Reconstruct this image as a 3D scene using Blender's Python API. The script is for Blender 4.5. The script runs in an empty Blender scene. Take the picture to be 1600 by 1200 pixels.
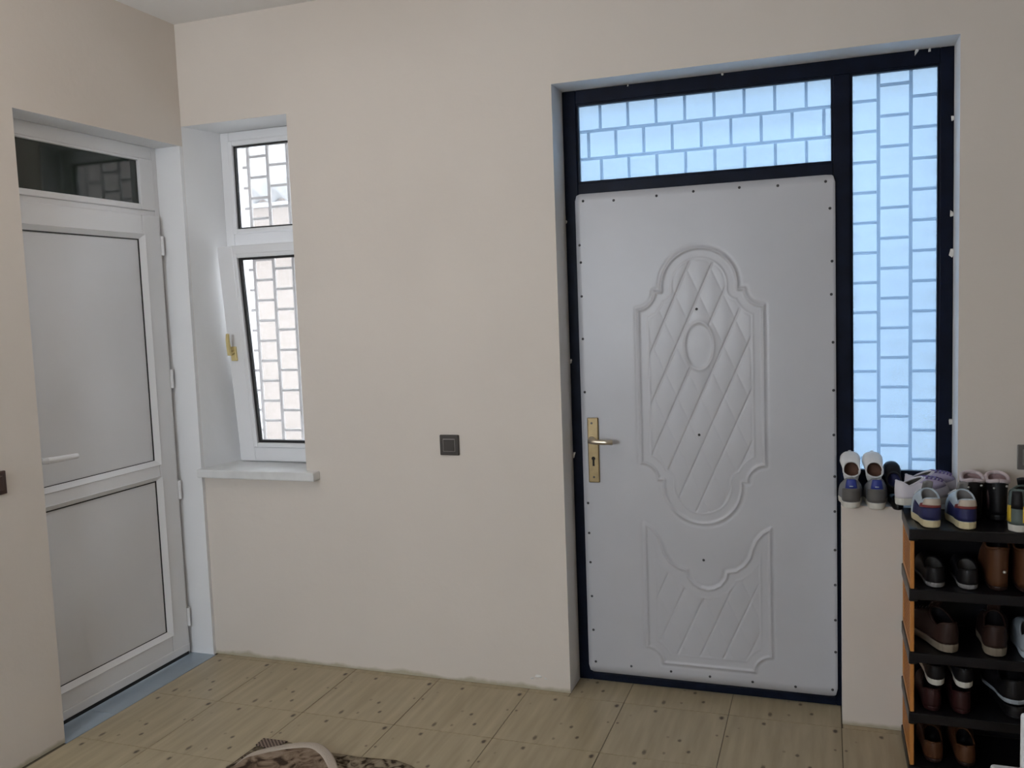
import bpy, bmesh, math, random
import numpy as np
from mathutils import Vector, Matrix
random.seed(7)
SC = bpy.context.scene
COL = SC.collection
PI = math.pi

# ------------------------------------------------------------------ camera
F_PX, YAW, PITCH, ROLL = 1390.78, 0.340032, -0.087161, -0.036971
CAM = Vector((2.64966, -3.27977, 1.53886))
fw = Vector((-math.sin(YAW)*math.cos(PITCH), math.cos(YAW)*math.cos(PITCH), math.sin(PITCH)))
rt = Vector((math.cos(YAW), math.sin(YAW), 0)); up = rt.cross(fw)
r2 = rt*math.cos(ROLL) + up*math.sin(ROLL); u2 = up*math.cos(ROLL) - rt*math.sin(ROLL)
cd = bpy.data.cameras.new('camera'); cam = bpy.data.objects.new('camera', cd); COL.objects.link(cam)
M3 = Matrix((r2, u2, -fw)).transposed()
cam.matrix_world = Matrix.Translation(CAM) @ M3.to_4x4()
cd.sensor_width = 36; cd.lens = F_PX*36/1600; cd.clip_start = .02
SC.camera = cam

# ------------------------------------------------------------------ world, light, exposure
W = bpy.data.worlds.new('overcast_sky'); SC.world = W; W.use_nodes = True
bg = W.node_tree.nodes['Background']; bg.inputs[0].default_value = (.86, .93, 1.0, 1); bg.inputs[1].default_value = 9.0
SC.view_settings.view_transform = 'Standard'; SC.view_settings.look = 'None'
SC.view_settings.gamma = 1; SC.view_settings.use_curve_mapping = False
SC.view_settings.exposure = 0.0
LAMP_POS = (.95, -1.75, 2.805); LAMP_STRENGTH = 15.5
BACK_WIN = 23                       # watts of daylight entering by the window behind the viewer
al = bpy.data.lights.new('rear_window_daylight', 'AREA'); al.shape = 'RECTANGLE'; al.size = 1.5; al.size_y = 1.2
al.energy = BACK_WIN; al.color = (.84, .91, 1)
alo = bpy.data.objects.new('rear_window_daylight', al); COL.objects.link(alo)
alo.location = (.95, -4.28, 1.6); alo.rotation_euler = (PI/2, 0, 0)

# ------------------------------------------------------------------ materials
def nd(t, typ, **kw):
    n = t.nodes.new(typ)
    for k, v in kw.items(): setattr(n, k, v)
    return n
def lk(t, a, b): t.links.new(a, b)
def mat(name, col, rough=.5, metal=0, var=0, vscale=8, bump=0, bscale=60, spec=.5, coat=0):  # principled with optional noise tint and bump
    m = bpy.data.materials.new(name); m.use_nodes = True; t = m.node_tree
    p = t.nodes['Principled BSDF']; p.inputs['Base Color'].default_value = (*col, 1)
    p.inputs['Roughness'].default_value = rough; p.inputs['Metallic'].default_value = metal
    p.inputs['Specular IOR Level'].default_value = spec; p.inputs['Coat Weight'].default_value = coat
    if var or bump: tc = nd(t, 'ShaderNodeTexCoord')
    if var:
        n = nd(t, 'ShaderNodeTexNoise'); n.inputs['Scale'].default_value = vscale; n.inputs['Detail'].default_value = 5
        lk(t, tc.outputs['Object'], n.inputs['Vector'])
        r = nd(t, 'ShaderNodeValToRGB'); lk(t, n.outputs['Fac'], r.inputs[0])
        r.color_ramp.elements[0].position = .3; r.color_ramp.elements[1].position = .7
        r.color_ramp.elements[0].color = (*[c*(1-var) for c in col], 1); r.color_ramp.elements[1].color = (*[min(1, c*(1+var)) for c in col], 1)
        lk(t, r.outputs[0], p.inputs['Base Color'])
    if bump:
        n2 = nd(t, 'ShaderNodeTexNoise'); n2.inputs['Scale'].default_value = bscale; n2.inputs['Detail'].default_value = 4
        lk(t, tc.outputs['Object'], n2.inputs['Vector'])
        b = nd(t, 'ShaderNodeBump'); b.inputs['Strength'].default_value = bump; b.inputs['Distance'].default_value = .004
        lk(t, n2.outputs['Fac'], b.inputs['Height']); lk(t, b.outputs[0], p.inputs['Normal'])
    return m
def wall_mat(name, col, stain=True):
    m = bpy.data.materials.new(name); m.use_nodes = True; t = m.node_tree; p = t.nodes['Principled BSDF']
    p.inputs['Roughness'].default_value = .75; p.inputs['Specular IOR Level'].default_value = .25
    tc = nd(t, 'ShaderNodeTexCoord'); n = nd(t, 'ShaderNodeTexNoise'); n.inputs['Scale'].default_value = 1.7; n.inputs['Detail'].default_value = 6
    lk(t, tc.outputs['Object'], n.inputs['Vector'])
    r = nd(t, 'ShaderNodeValToRGB'); lk(t, n.outputs['Fac'], r.inputs[0])
    r.color_ramp.elements[0].position = .3; r.color_ramp.elements[1].position = .7
    r.color_ramp.elements[0].color = (*[c*.955 for c in col], 1); r.color_ramp.elements[1].color = (*col, 1)
    out = r.outputs[0]
    if stain:      # yellow-brown scuffed grime with a ragged upper edge where wall meets floor
        s = nd(t, 'ShaderNodeSeparateXYZ'); lk(t, tc.outputs['Object'], s.inputs[0])
        n3 = nd(t, 'ShaderNodeTexNoise'); n3.inputs['Scale'].default_value = 9; n3.inputs['Detail'].default_value = 5
        lk(t, tc.outputs['Object'], n3.inputs['Vector'])
        a = nd(t, 'ShaderNodeMath', operation='MULTIPLY_ADD'); a.inputs[1].default_value = -.05
        lk(t, n3.outputs['Fac'], a.inputs[0]); lk(t, s.outputs['Z'], a.inputs[2])
        mr = nd(t, 'ShaderNodeMapRange'); mr.inputs['From Min'].default_value = -.018; mr.inputs['From Max'].default_value = -.004
        mr.inputs['To Min'].default_value = .6; mr.inputs['To Max'].default_value = 0
        lk(t, a.outputs[0], mr.inputs['Value'])
        mx = nd(t, 'ShaderNodeMix', data_type='RGBA'); lk(t, mr.outputs[0], mx.inputs['Factor']); lk(t, out, mx.inputs['A'])
        mx.inputs['B'].default_value = (.30, .26, .13, 1); out = mx.outputs['Result']
    lk(t, out, p.inputs['Base Color'])
    n2 = nd(t, 'ShaderNodeTexNoise'); n2.inputs['Scale'].default_value = 26; n2.inputs['Detail'].default_value = 6
    lk(t, tc.outputs['Object'], n2.inputs['Vector'])
    b = nd(t, 'ShaderNodeBump'); b.inputs['Strength'].default_value = .12; b.inputs['Distance'].default_value = .01
    lk(t, n2.outputs['Fac'], b.inputs['Height']); lk(t, b.outputs[0], p.inputs['Normal'])
    return m
CREAM = wall_mat('cream_wall_paint', (.70, .635, .57))
REVEAL = wall_mat('white_reveal_plaster', (.80, .80, .805), stain=False)
CEIL = mat('white_ceiling_paint', (.80, .785, .77), .8, var=.02, vscale=2)
PVC = mat('white_pvc', (.78, .78, .79), .35, var=.015, vscale=3)
PVCP = mat('white_pvc_panel', (.70, .70, .715), .38, var=.02, vscale=3)
RUBBER = mat('black_rubber_gasket', (.012, .012, .012), .6)
NAVY = mat('navy_black_gloss_paint', (.004, .007, .018), .45, var=.3, vscale=14, bump=.1, bscale=30, spec=.12)
SHEET = mat('white_door_sheet', (.50, .50, .525), .36, var=.03, vscale=4, bump=.02, bscale=12)
SCREW = mat('dark_screw', (.06, .06, .065), .4, .6)
BRASS = mat('worn_bronze', (.30, .225, .12), .38, .85, var=.15, vscale=30)
LEVER = mat('worn_nickel_lever', (.62, .56, .46), .28, .9, var=.1, vscale=30)
DARKHOLE = mat('keyhole_black', (.008, .007, .006), .7)
GOLD = mat('pale_gold_plastic', (.70, .57, .27), .35, .25)
MARBLE = mat('white_marble_sill', (.72, .72, .71), .28, var=.1, vscale=9)
SWITCH = mat('anthracite_plastic', (.045, .038, .033), .32, var=.08, vscale=20)
SWLINE = mat('switch_silver_line', (.30, .28, .26), .35, .5)
SWBROWN = mat('brown_switch_plastic', (.055, .028, .022), .35)
SWGREY = mat('grey_switch_plastic', (.14, .13, .12), .4)
PLASTER = mat('plaster_chip', (.72, .71, .68), .9, bump=.5, bscale=80)
GRILLE = mat('teal_grey_iron', (.02, .05, .065), .5, .1)
GRILLEW = mat('pale_iron_paint', (.36, .33, .315), .5)
GROUT = mat('dark_grout', (.10, .082, .055), .9)
THRESH = mat('blue_grey_tile', (.30, .36, .42), .35, var=.07, vscale=9)
RACKB = mat('black_rack_plastic', (.008, .0075, .009), .32, spec=.35)
RACKO = mat('orange_rack_plastic', (.50, .20, .045), .42)
WPLASTIC = mat('white_chair_plastic', (.76, .78, .80), .35)
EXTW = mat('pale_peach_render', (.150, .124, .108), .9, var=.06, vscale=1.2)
EXTG = mat('pale_concrete', (.84, .83, .81), .9, var=.05)
AWN = mat('white_corrugated_sheet', (.32, .32, .33), .5)

def tile_mat():
    m = bpy.data.materials.new('beige_fleck_tile'); m.use_nodes = True; t = m.node_tree; p = t.nodes['Principled BSDF']
    p.inputs['Roughness'].default_value = .33; p.inputs['Specular IOR Level'].default_value = .4
    tc = nd(t, 'ShaderNodeTexCoord')
    oi = nd(t, 'ShaderNodeObjectInfo')
    mp = nd(t, 'ShaderNodeMapping'); mp.inputs['Scale'].default_value = (40, 4, 1); mp.inputs['Rotation'].default_value = (0, 0, .12)
    lk(t, tc.outputs['Object'], mp.inputs[0])
    n = nd(t, 'ShaderNodeTexNoise', noise_dimensions='4D'); n.inputs['Scale'].default_value = .9; n.inputs['Detail'].default_value = 6
    lk(t, mp.outputs[0], n.inputs['Vector']); lk(t, oi.outputs['Random'], n.inputs['W'])
    r = nd(t, 'ShaderNodeValToRGB'); lk(t, n.outputs['Fac'], r.inputs[0])
    r.color_ramp.elements[0].position = .25; r.color_ramp.elements[1].position = .75
    r.color_ramp.elements[0].color = (.315, .25, .148, 1); r.color_ramp.elements[1].color = (.48, .395, .258, 1)
    n2 = nd(t, 'ShaderNodeTexNoise'); n2.inputs['Scale'].default_value = 5; lk(t, tc.outputs['Object'], n2.inputs['Vector'])
    mx0 = nd(t, 'ShaderNodeMix', data_type='RGBA', blend_type='MULTIPLY'); mx0.inputs['Factor'].default_value = .35
    lk(t, r.outputs[0], mx0.inputs['A']); lk(t, n2.outputs['Color'], mx0.inputs['B'])
    n2r = nd(t, 'ShaderNodeMix', data_type='RGBA'); n2r.inputs['Factor'].default_value = .25
    n2r.inputs['B'].default_value = (.375, .32, .22, 1); lk(t, r.outputs[0], n2r.inputs['A'])
    out = n2r.outputs['Result']
    # printed brown flecks: (x, y, rx, ry, strength), metres from the tile's corner
    dots = [(.129, .358, .0065, .010, .85), (.250, .155, .006, .009, .8), (.207, .170, .005, .007, .35), (.291, .083, .006, .009, .85),
            (.146, .043, .0065, .016, .75), (.212, .054, .005, .007, .5), (.012, .229, .0045, .006, .7), (.370, .226, .0045, .006, .6), (.372, .365, .0075, .012, .95),
            (.045, .300, .004, .006, .25)]
    nz = nd(t, 'ShaderNodeTexNoise'); nz.inputs['Scale'].default_value = 160; lk(t, tc.outputs['Object'], nz.inputs['Vector'])
    tot = None
    for (x, y, rx, ry, s) in dots:
        v = nd(t, 'ShaderNodeVectorMath', operation='SUBTRACT'); v.inputs[1].default_value = (x, y, 0); lk(t, tc.outputs['Object'], v.inputs[0])
        v2 = nd(t, 'ShaderNodeVectorMath', operation='MULTIPLY'); v2.inputs[1].default_value = (.80/rx, .80/ry, 0); lk(t, v.outputs[0], v2.inputs[0])
        l = nd(t, 'ShaderNodeVectorMath', operation='LENGTH'); lk(t, v2.outputs[0], l.inputs[0])
        ad = nd(t, 'ShaderNodeMath', operation='MULTIPLY_ADD'); ad.inputs[1].default_value = .9; lk(t, nz.outputs['Fac'], ad.inputs[0]); lk(t, l.outputs['Value'], ad.inputs[2])
        mr = nd(t, 'ShaderNodeMapRange'); mr.inputs['From Min'].default_value = .95; mr.inputs['From Max'].default_value = 1.6
        mr.inputs['To Min'].default_value = s; mr.inputs['To Max'].default_value = 0; lk(t, ad.outputs[0], mr.inputs['Value'])
        if tot is None: tot = mr.outputs[0]
        else:
            mxm = nd(t, 'ShaderNodeMath', operation='MAXIMUM'); lk(t, tot, mxm.inputs[0]); lk(t, mr.outputs[0], mxm.inputs[1]); tot = mxm.outputs[0]
    mx = nd(t, 'ShaderNodeMix', data_type='RGBA'); lk(t, tot, mx.inputs['Factor']); lk(t, out, mx.inputs['A']); mx.inputs['B'].default_value = (.040, .022, .010, 1)
    lk(t, mx.outputs['Result'], p.inputs['Base Color'])
    return m
TILE = tile_mat()
def glass_mat(name, tint, veil, veil_w, gloss=.06, flute=False):
    m = bpy.data.materials.new(name); m.use_nodes = True; t = m.node_tree; t.nodes.remove(t.nodes['Principled BSDF'])
    o = t.nodes['Material Output']
    tr = nd(t, 'ShaderNodeBsdfTransparent'); tr.inputs[0].default_value = (*tint, 1)
    tl = nd(t, 'ShaderNodeBsdfTranslucent'); tl.inputs[0].default_value = (*veil, 1)
    mx = nd(t, 'ShaderNodeMixShader'); mx.inputs[0].default_value = veil_w
    lk(t, tr.outputs[0], mx.inputs[1]); lk(t, tl.outputs[0], mx.inputs[2])
    gl = nd(t, 'ShaderNodeBsdfGlossy'); gl.inputs['Roughness'].default_value = .08
    fr = nd(t, 'ShaderNodeFresnel'); fr.inputs[0].default_value = 1.35
    if flute:
        tc = nd(t, 'ShaderNodeTexCoord'); wv = nd(t, 'ShaderNodeTexWave'); wv.inputs['Scale'].default_value = 45; lk(t, tc.outputs['Object'], wv.inputs['Vector'])
        mrr = nd(t, 'ShaderNodeMapRange'); mrr.inputs['To Min'].default_value = max(0, veil_w-.03); mrr.inputs['To Max'].default_value = veil_w+.03
        lk(t, wv.outputs['Fac'], mrr.inputs['Value']); lk(t, mrr.outputs[0], mx.inputs[0])
    m2 = nd(t, 'ShaderNodeMixShader'); lk(t, fr.outputs[0], m2.inputs[0]); lk(t, mx.outputs[0], m2.inputs[1]); lk(t, gl.outputs[0], m2.inputs[2])
    lk(t, m2.outputs[0], o.inputs[0]); return m
GLASSB = glass_mat('blue_fluted_glass', (.68, .85, 1.0), (.46, .58, .74), .22, flute=True)
GLASSC = glass_mat('clear_window_glass', (.96, .97, .98), (1, 1, 1), .06)
GLASSD = mat('dark_green_glass', (.012, .020, .015), .06, spec=.6)

# ------------------------------------------------------------------ mesh helpers
class MB:
    def __init__(s): s.v = []; s.f = []; s.mi = []
    def add(s, vs, fs, mi=0):
        o = len(s.v); s.v += [tuple(p) for p in vs]; s.f += [tuple(i+o for i in f) for f in fs]; s.mi += [mi]*len(fs); return s
    def box(s, x0, x1, y0, y1, z0, z1, mi=0):
        return s.add([(x0,y0,z0),(x1,y0,z0),(x1,y1,z0),(x0,y1,z0),(x0,y0,z1),(x1,y0,z1),(x1,y1,z1),(x0,y1,z1)],
                     [(0,3,2,1),(4,5,6,7),(0,1,5,4),(1,2,6,5),(2,3,7,6),(3,0,4,7)], mi)
    def tube(s, pts, rad, n=8, mi=0, flat=1):
        pts = [Vector(p) for p in pts]; R = rad if isinstance(rad, (list, tuple)) else [rad]*len(pts)
        rings = []; prev = None
        for i, p in enumerate(pts):
            d = (pts[min(i+1, len(pts)-1)] - pts[max(i-1, 0)]).normalized()
            a = prev if prev is not None else (Vector((0,0,1)) if abs(d.z) < .9 else Vector((1,0,0)))
            e1 = (a - d*a.dot(d)).normalized(); prev = e1; e2 = d.cross(e1)
            rings.append([p + e1*R[i]*math.cos(2*PI*k/n)*flat + e2*R[i]*math.sin(2*PI*k/n) for k in range(n)])
        vs = [q for r in rings for q in r]; fs = []
        for i in range(len(pts)-1):
            for k in range(n): fs.append((i*n+k, i*n+(k+1)%n, (i+1)*n+(k+1)%n, (i+1)*n+k))
        fs.append(tuple(range(n-1, -1, -1))); fs.append(tuple((len(pts)-1)*n+k for k in range(n)))
        return s.add(vs, fs, mi)
    def prism(s, poly, z0, z1, mi=0, axes='xyz'):
        n = len(poly); vs = []
        for z in (z0, z1):
            for a, b in poly:
                d = {axes[0]: a, axes[1]: b, axes[2]: z}; vs.append((d['x'], d['y'], d['z']))
        fs = [tuple(range(n-1, -1, -1)), tuple(range(n, 2*n))] + [(i, (i+1) % n, n+(i+1) % n, n+i) for i in range(n)]
        return s.add(vs, fs, mi)
    def lathe(s, prof, n=20, c=(0,0,0), axis='z', mi=0):
        vs = []; fs = []
        for r, h in prof:
            for k in range(n):
                a = 2*PI*k/n; p = (r*math.cos(a), r*math.sin(a), h)
                if axis == 'y': p = (p[0], p[2], p[1])
                if axis == 'x': p = (p[2], p[0], p[1])
                vs.append((c[0]+p[0], c[1]+p[1], c[2]+p[2]))
        for i in range(len(prof)-1):
            for k in range(n): fs.append((i*n+k, i*n+(k+1)%n, (i+1)*n+(k+1)%n, (i+1)*n+k))
        return s.add(vs, fs, mi)
    def mesh(s, name, mats, smooth=False):
        me = bpy.data.meshes.new(name); me.from_pydata(s.v, [], s.f)
        for m in (mats if isinstance(mats, (list, tuple)) else [mats]): me.materials.append(m)
        me.polygons.foreach_set('material_index', s.mi)
        bm = bmesh.new(); bm.from_mesh(me); bmesh.ops.recalc_face_normals(bm, faces=bm.faces); bm.to_mesh(me); bm.free()
        if smooth: me.polygons.foreach_set('use_smooth', [True]*len(me.polygons))
        me.update(); return me
    def build(s, name, mats, parent=None, loc=None, smooth=False, bevel=0, seg=2):
        o = bpy.data.objects.new(name, s.mesh(name, mats, smooth)); COL.objects.link(o)
        if parent is not None: o.parent = parent
        if loc: o.location = loc
        if bevel:
            b = o.modifiers.new('bevel', 'BEVEL'); b.width = bevel; b.segments = seg; b.limit_method = 'ANGLE'; b.angle_limit = .6
        return o
def tag(o, label=None, cat=None, group=None, kind=None):
    if label: o['label'] = label
    if cat: o['category'] = cat
    if group: o['group'] = group
    if kind: o['kind'] = kind
    return o
def thing(name, label, cat, loc=(0,0,0), rot=(0,0,0), group=None, kind=None):
    o = bpy.data.objects.new(name, None); COL.objects.link(o); o.location = loc; o.rotation_euler = rot; o.empty_display_size = .05
    return tag(o, label, cat, group, kind)
def shared(name, me, parent=None, loc=(0,0,0), rot=None):
    o = bpy.data.objects.new(name, me); COL.objects.link(o); o.location = loc
    if parent is not None: o.parent = parent
    if rot: o.rotation_euler = rot
    return o

# ------------------------------------------------------------------ room shell
H = 2.805; X1 = 4.3; Y1 = -4.3; WY = .36     # ceiling, right wall, back wall, front wall outer face
OX0, OX1, LWX, OZ, LEDGE = 1.688, 3.067, 2.700, 2.360, .800   # entrance opening
WX0, WX1, WZ0, WZ1 = .001, .535, .865, 2.372                  # small window opening
def wall_grid(name, us, zs, hollow, d0, d1, place, mats, label, shift=None):
    m = MB(); nu, nz = len(us)-1, len(zs)-1
    sol = lambda i, k: 0 <= i < nu and 0 <= k < nz and not hollow((us[i]+us[i+1])/2, (zs[k]+zs[k+1])/2)
    def P(i, k, d):
        u, z = us[i], zs[k]
        if d == d1 and shift: u, z = shift(u, z)
        return place(u, d, z)
    for i in range(nu):
        for k in range(nz):
            if not sol(i, k): continue
            m.add([P(i,k,d0),P(i+1,k,d0),P(i+1,k+1,d0),P(i,k+1,d0)], [(0,1,2,3)], 1 if us[i+1]-us[i] < .05 and k == 0 else 0)
            m.add([P(i,k,d1),P(i+1,k,d1),P(i+1,k+1,d1),P(i,k+1,d1)], [(3,2,1,0)], 1)
            for (di, dk, a, b) in ((-1,0,(i,k),(i,k+1)), (1,0,(i+1,k),(i+1,k+1)), (0,-1,(i,k),(i+1,k)), (0,1,(i,k+1),(i+1,k+1))):
                if not sol(i+di, k+dk):
                    m.add([P(*a,d0),P(*b,d0),P(*b,d1),P(*a,d1)], [(0,1,2,3)], 1)
    me = m.mesh(name, mats)
    bm = bmesh.new(); bm.from_mesh(me); bmesh.ops.remove_doubles(bm, verts=bm.verts, dist=1e-5); bmesh.ops.recalc_face_normals(bm, faces=bm.faces); bm.to_mesh(me); bm.free()
    o = bpy.data.objects.new(name, me); COL.objects.link(o)
    return tag(o, label, 'wall', kind='structure')
def hol_front(x, z):
    return (WX0 < x < WX1 and WZ0-.04 < z < WZ1) or (OX0 < x < LWX and z < OZ) or (LWX < x < OX1 and LEDGE < z < OZ)
def sh_front(x, z):
    if abs(x-WX0) < 1e-6 and WZ0-.05 <= z <= WZ1+.01: return x+.085, z      # the window reveal is splayed
    if abs(x-WX1) < 1e-6 and WZ0-.05 <= z <= WZ1+.01: return x+.135, z
    return x, z
wall_grid('wall_front', [-.45, WX0, WX1, OX0, LWX, OX1, X1], [0, LEDGE, WZ0-.04, OZ, WZ1, H], hol_front, 0, WY,
          lambda u, d, z: (u, d, z), [CREAM, REVEAL], 'cream painted wall with the entrance door and a narrow window', sh_front)
wf_ = bpy.data.objects['wall_front']
for (x, z, s_) in ((1.555, .060, .016), (1.585, .052, .010), (1.53, .045, .009)):
    bm = bmesh.new()
    for k in range(12): bm.verts.new((random.uniform(-1, 1)*s_, -random.uniform(0, .35)*s_ if k % 2 else 0, random.uniform(-1, 1)*s_*.6))
    bmesh.ops.convex_hull(bm, input=bm.verts); me = bpy.data.meshes.new('paint_flake'); bm.to_mesh(me); bm.free(); me.materials.append(PLASTER)
    shared('paint_flake', me, wf_, (x, 0, z))
LD0, LD1, LDZ = -.868, -.018, 2.287
wall_grid('wall_left', [Y1, LD0, LD1, 0], [0, LDZ, H], lambda y, z: LD0 < y < LD1 and z < LDZ, 0, -.26,
          lambda u, d, z: (d, u, z), [CREAM, REVEAL], 'cream painted wall with the white side door')
tag(MB().box(X1, X1+.2, Y1, 0, 0, H).build('wall_right', CREAM), 'plain cream wall on the right beyond the shoe rack', 'wall', kind='structure')
wall_grid('wall_back', [-.2, .20, 1.70, X1+.2], [0, 1.0, 2.2, H], lambda x, z: .20 < x < 1.70 and 1.0 < z < 2.2, Y1, Y1-.2,
          lambda u, d, z: (u, d, z), [CREAM, REVEAL], 'plain cream wall behind the viewer with a window')
tag(MB().box(-.45, X1+.2, Y1-.2, WY, H, H+.15).build('ceiling', CEIL), 'plain white painted ceiling', 'ceiling', kind='structure')
rw = tag(thing('window_3', 'white framed window in the wall behind the viewer', 'window', (.95, Y1-.1, 1.0)), kind='structure')
fr = MB().box(-.75, -.69, -.03, .03, 0, 1.2).box(.69, .75, -.03, .03, 0, 1.2).box(-.69, .69, -.03, .03, 0, .06).box(-.69, .69, -.03, .03, 1.14, 1.2).box(-.03, .03, -.03, .03, .06, 1.14)
fr.build('window_frame', PVC, rw); MB().box(-.69, .69, -.004, .004, .06, 1.14).build('pane', GLASSC, rw)

# floor: bed plus single tiles
floor = tag(MB().box(-.45, X1+.2, Y1-.2, .2, -.12, -.004).build('floor', GROUT), 'beige fleck-patterned tiled floor with thin dark joints', 'floor', kind='structure')
TW, TD = .3935, .3965; GX0, GY0 = 2.303, -.030; g = .0013
def tile_mesh(x0, x1, y0, y1):   # in tile coordinates
    m = MB().box(x0+g, x1-g, y0+g, y1-g, -.010, 0); return m.mesh('tile', TILE)
full = tile_mesh(0, TW, 0, TD); ntile = 0
for i in range(-6, 6):
    for j in range(-13, 1):
        ox, oy = GX0+i*TW, GY0+j*TD
        spans = []
        x0, x1, y0, y1 = max(ox, .012), min(ox+TW, X1), oy, min(oy+TD, 0.)
        if y0 >= 0 or y0 < Y1 - TD: continue
        if j == 0:
            xs = sorted([x0, x1] + [b for b in (OX0, LWX) if x0 < b < x1])
            for a, b in zip(xs, xs[1:]):
                deep = OX0-1e-6 <= (a+b)/2 <= LWX
                spans.append((a, b, y0, .19 if deep else 0.))
        else: spans.append((x0, x1, max(y0, Y1), oy+TD))
        for a, b, c, d in spans:
            if b-a < .01: continue
            isfull = abs(b-a-TW) < 1e-4 and abs(d-c-TD) < 1e-4
            me = full if isfull else tile_mesh(a-ox, b-ox, c-oy, d-oy)
            shared('tile', me, floor, (ox, oy, 0)); ntile += 1
# blue-grey threshold tiles in the side doorway
ths = tag(MB().box(-.26, .012, LD0, LD1, -.02, -.006).build('trim_1', GROUT), 'blue grey tiled threshold under the white side door', 'threshold', kind='structure')
for a, b in ((LD0, -.632), (-.630, LD1)):
    MB().box(-.26, .0105, a, b, -.008, .001).build('tile', THRESH, ths, bevel=.0006)

# ------------------------------------------------------------------ ceiling lamp (above and to the left of the viewer)
lamp = thing('ceiling_lamp', 'white globe ceiling lamp lighting the hall', 'lamp', LAMP_POS)
MB().lathe([(0.001, 0), (.06, 0), (.062, -.02), (.05, -.03), (.008, -.034), (.008, -.20), (.035, -.205), (.04, -.235)], 24).build('lamp_stem', WPLASTIC, lamp, smooth=True)
em = bpy.data.materials.new('lit_diffuser'); em.use_nodes = True
pe = em.node_tree.nodes['Principled BSDF']; pe.inputs['Base Color'].default_value = (.9, .9, .88, 1)
pe.inputs['Emission Color'].default_value = (1, .89, .78, 1); pe.inputs['Emission Strength'].default_value = LAMP_STRENGTH
MB().lathe([(max(.001, .13*math.sin(PI*k/14)), -.345+.13*math.cos(PI*k/14)) for k in range(15)], 28).build('diffuser', em, lamp, smooth=True)

# ------------------------------------------------------------------ outside
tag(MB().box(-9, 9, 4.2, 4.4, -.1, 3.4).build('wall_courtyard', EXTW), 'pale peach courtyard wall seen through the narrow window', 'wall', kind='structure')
tag(MB().box(-9, 9, WY, 4.2, -.2, -.1).build('ground', EXTG), 'pale concrete courtyard ground', 'ground', kind='structure')
m = MB(); nx = 90
for k in range(nx+1):
    x = -3.8 + k*3.2/nx; z = .026*math.sin(k*2*PI/6)
    m.v += [(x, 4.16, 2.63+z), (x, 3.45, 3.07+z)]
for k in range(nx): m.f.append((2*k, 2*k+2, 2*k+3, 2*k+1)); m.mi.append(0)
m.box(-3.8, -.6, 4.14, 4.196, 2.58, 2.62)
aw = m.build('corrugated_awning', AWN, smooth=True); sm = aw.modifiers.new('thick', 'SOLIDIFY'); sm.thickness = .004
tag(aw, 'white corrugated awning outside seen through the upper pane of the narrow window', 'awning')

# ------------------------------------------------------------------ narrow window
win = thing('window_1', 'narrow white plastic window with a tilted lower sash', 'window', (0, 0, 0), kind='structure')
FY = .20; FX0, FX1 = .050, .606; FT = 2.371
def bar(p, name, x0, x1, y0, y1, z0, z1, mt=PVC, bev=.003): return MB().box(x0, x1, y0, y1, z0, z1).build(name, mt, p, bevel=bev)
wf = MB().box(FX0, FX0+.045, FY, FY+.06, WZ0, FT).box(FX1-.045, FX1, FY, FY+.06, WZ0, FT).box(FX0+.045, FX1-.045, FY, FY+.06, FT-.045, FT)
wf.box(FX0+.045, FX1-.045, FY, FY+.06, WZ0, WZ0+.03).box(FX0+.045, FX1-.045, FY, FY+.06, 1.835, 1.916)
wf.build('window_frame', PVC, win, bevel=.003)
def bead(p, x0, x1, z0, z1, y, w, mt=PVC, glass=GLASSC, gasket=.007):
    m = MB()
    m.box(x0-w, x0, y-.010, y+.012, z0-w, z1+w).box(x1, x1+w, y-.010, y+.012, z0-w, z1+w).box(x0, x1, y-.010, y+.012, z0-w, z0).box(x0, x1, y-.010, y+.012, z1, z1+w)
    m.build('glazing_bead', mt, p, bevel=.004)
    k = MB(); gk = gasket
    k.box(x0, x0+gk, y+.004, y+.022, z0, z1).box(x1-gk, x1, y+.004, y+.022, z0, z1).box(x0+gk, x1-gk, y+.004, y+.022, z0, z0+gk).box(x0+gk, x1-gk, y+.004, y+.022, z1-gk, z1)
    k.build('gasket', RUBBER, p)
    MB().box(x0+gk, x1-gk, y+.010, y+.016, z0+gk, z1-gk).build('pane', glass, p)
bead(win, .116, .545, 1.935, 2.308, FY, .022)
# tilted sash (hinged below, leaning into the room); local origin at its lower edge
sash = bpy.data.objects.new('sash', None); COL.objects.link(sash); sash.parent = win; sash.location = (0, FY-.005, .872); sash.rotation_euler = (math.radians(4.6), 0, 0)
SX0, SX1, SH = .080, .590, .985
st = MB().box(SX0, SX0+.080, -.03, .03, 0, SH).box(SX1-.080, SX1, -.03, .03, 0, SH).box(SX0+.080, SX1-.080, -.03, .03, 0, .065).box(SX0+.080, SX1-.080, -.03, .03, SH-.04, SH)
st.build('sash_frame', PVC, sash, bevel=.004)
bead(sash, SX0+.104, SX1-.104, .087, SH-.055, -.028, .020, gasket=.011)
hd = MB().box(SX0+.018, SX0+.046, -.042, -.03, .47, .535).tube([(SX0+.032, -.042, .508), (SX0+.032, -.070, .508)], .010, 10)
hd.tube([(SX0+.032, -.066, .500), (SX0+.034, -.072, .54), (SX0+.038, -.078, .575), (SX0+.043, -.080, .598)], [.011, .010, .009, .008], 10)
hd.build('window_handle', GOLD, sash, bevel=.002)
sill = tag(MB().box(.000, .600, -.052, FY, .828, WZ0).build('window_sill', MARBLE, bevel=.004), 'white marble sill under the narrow window', 'window sill')
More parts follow.
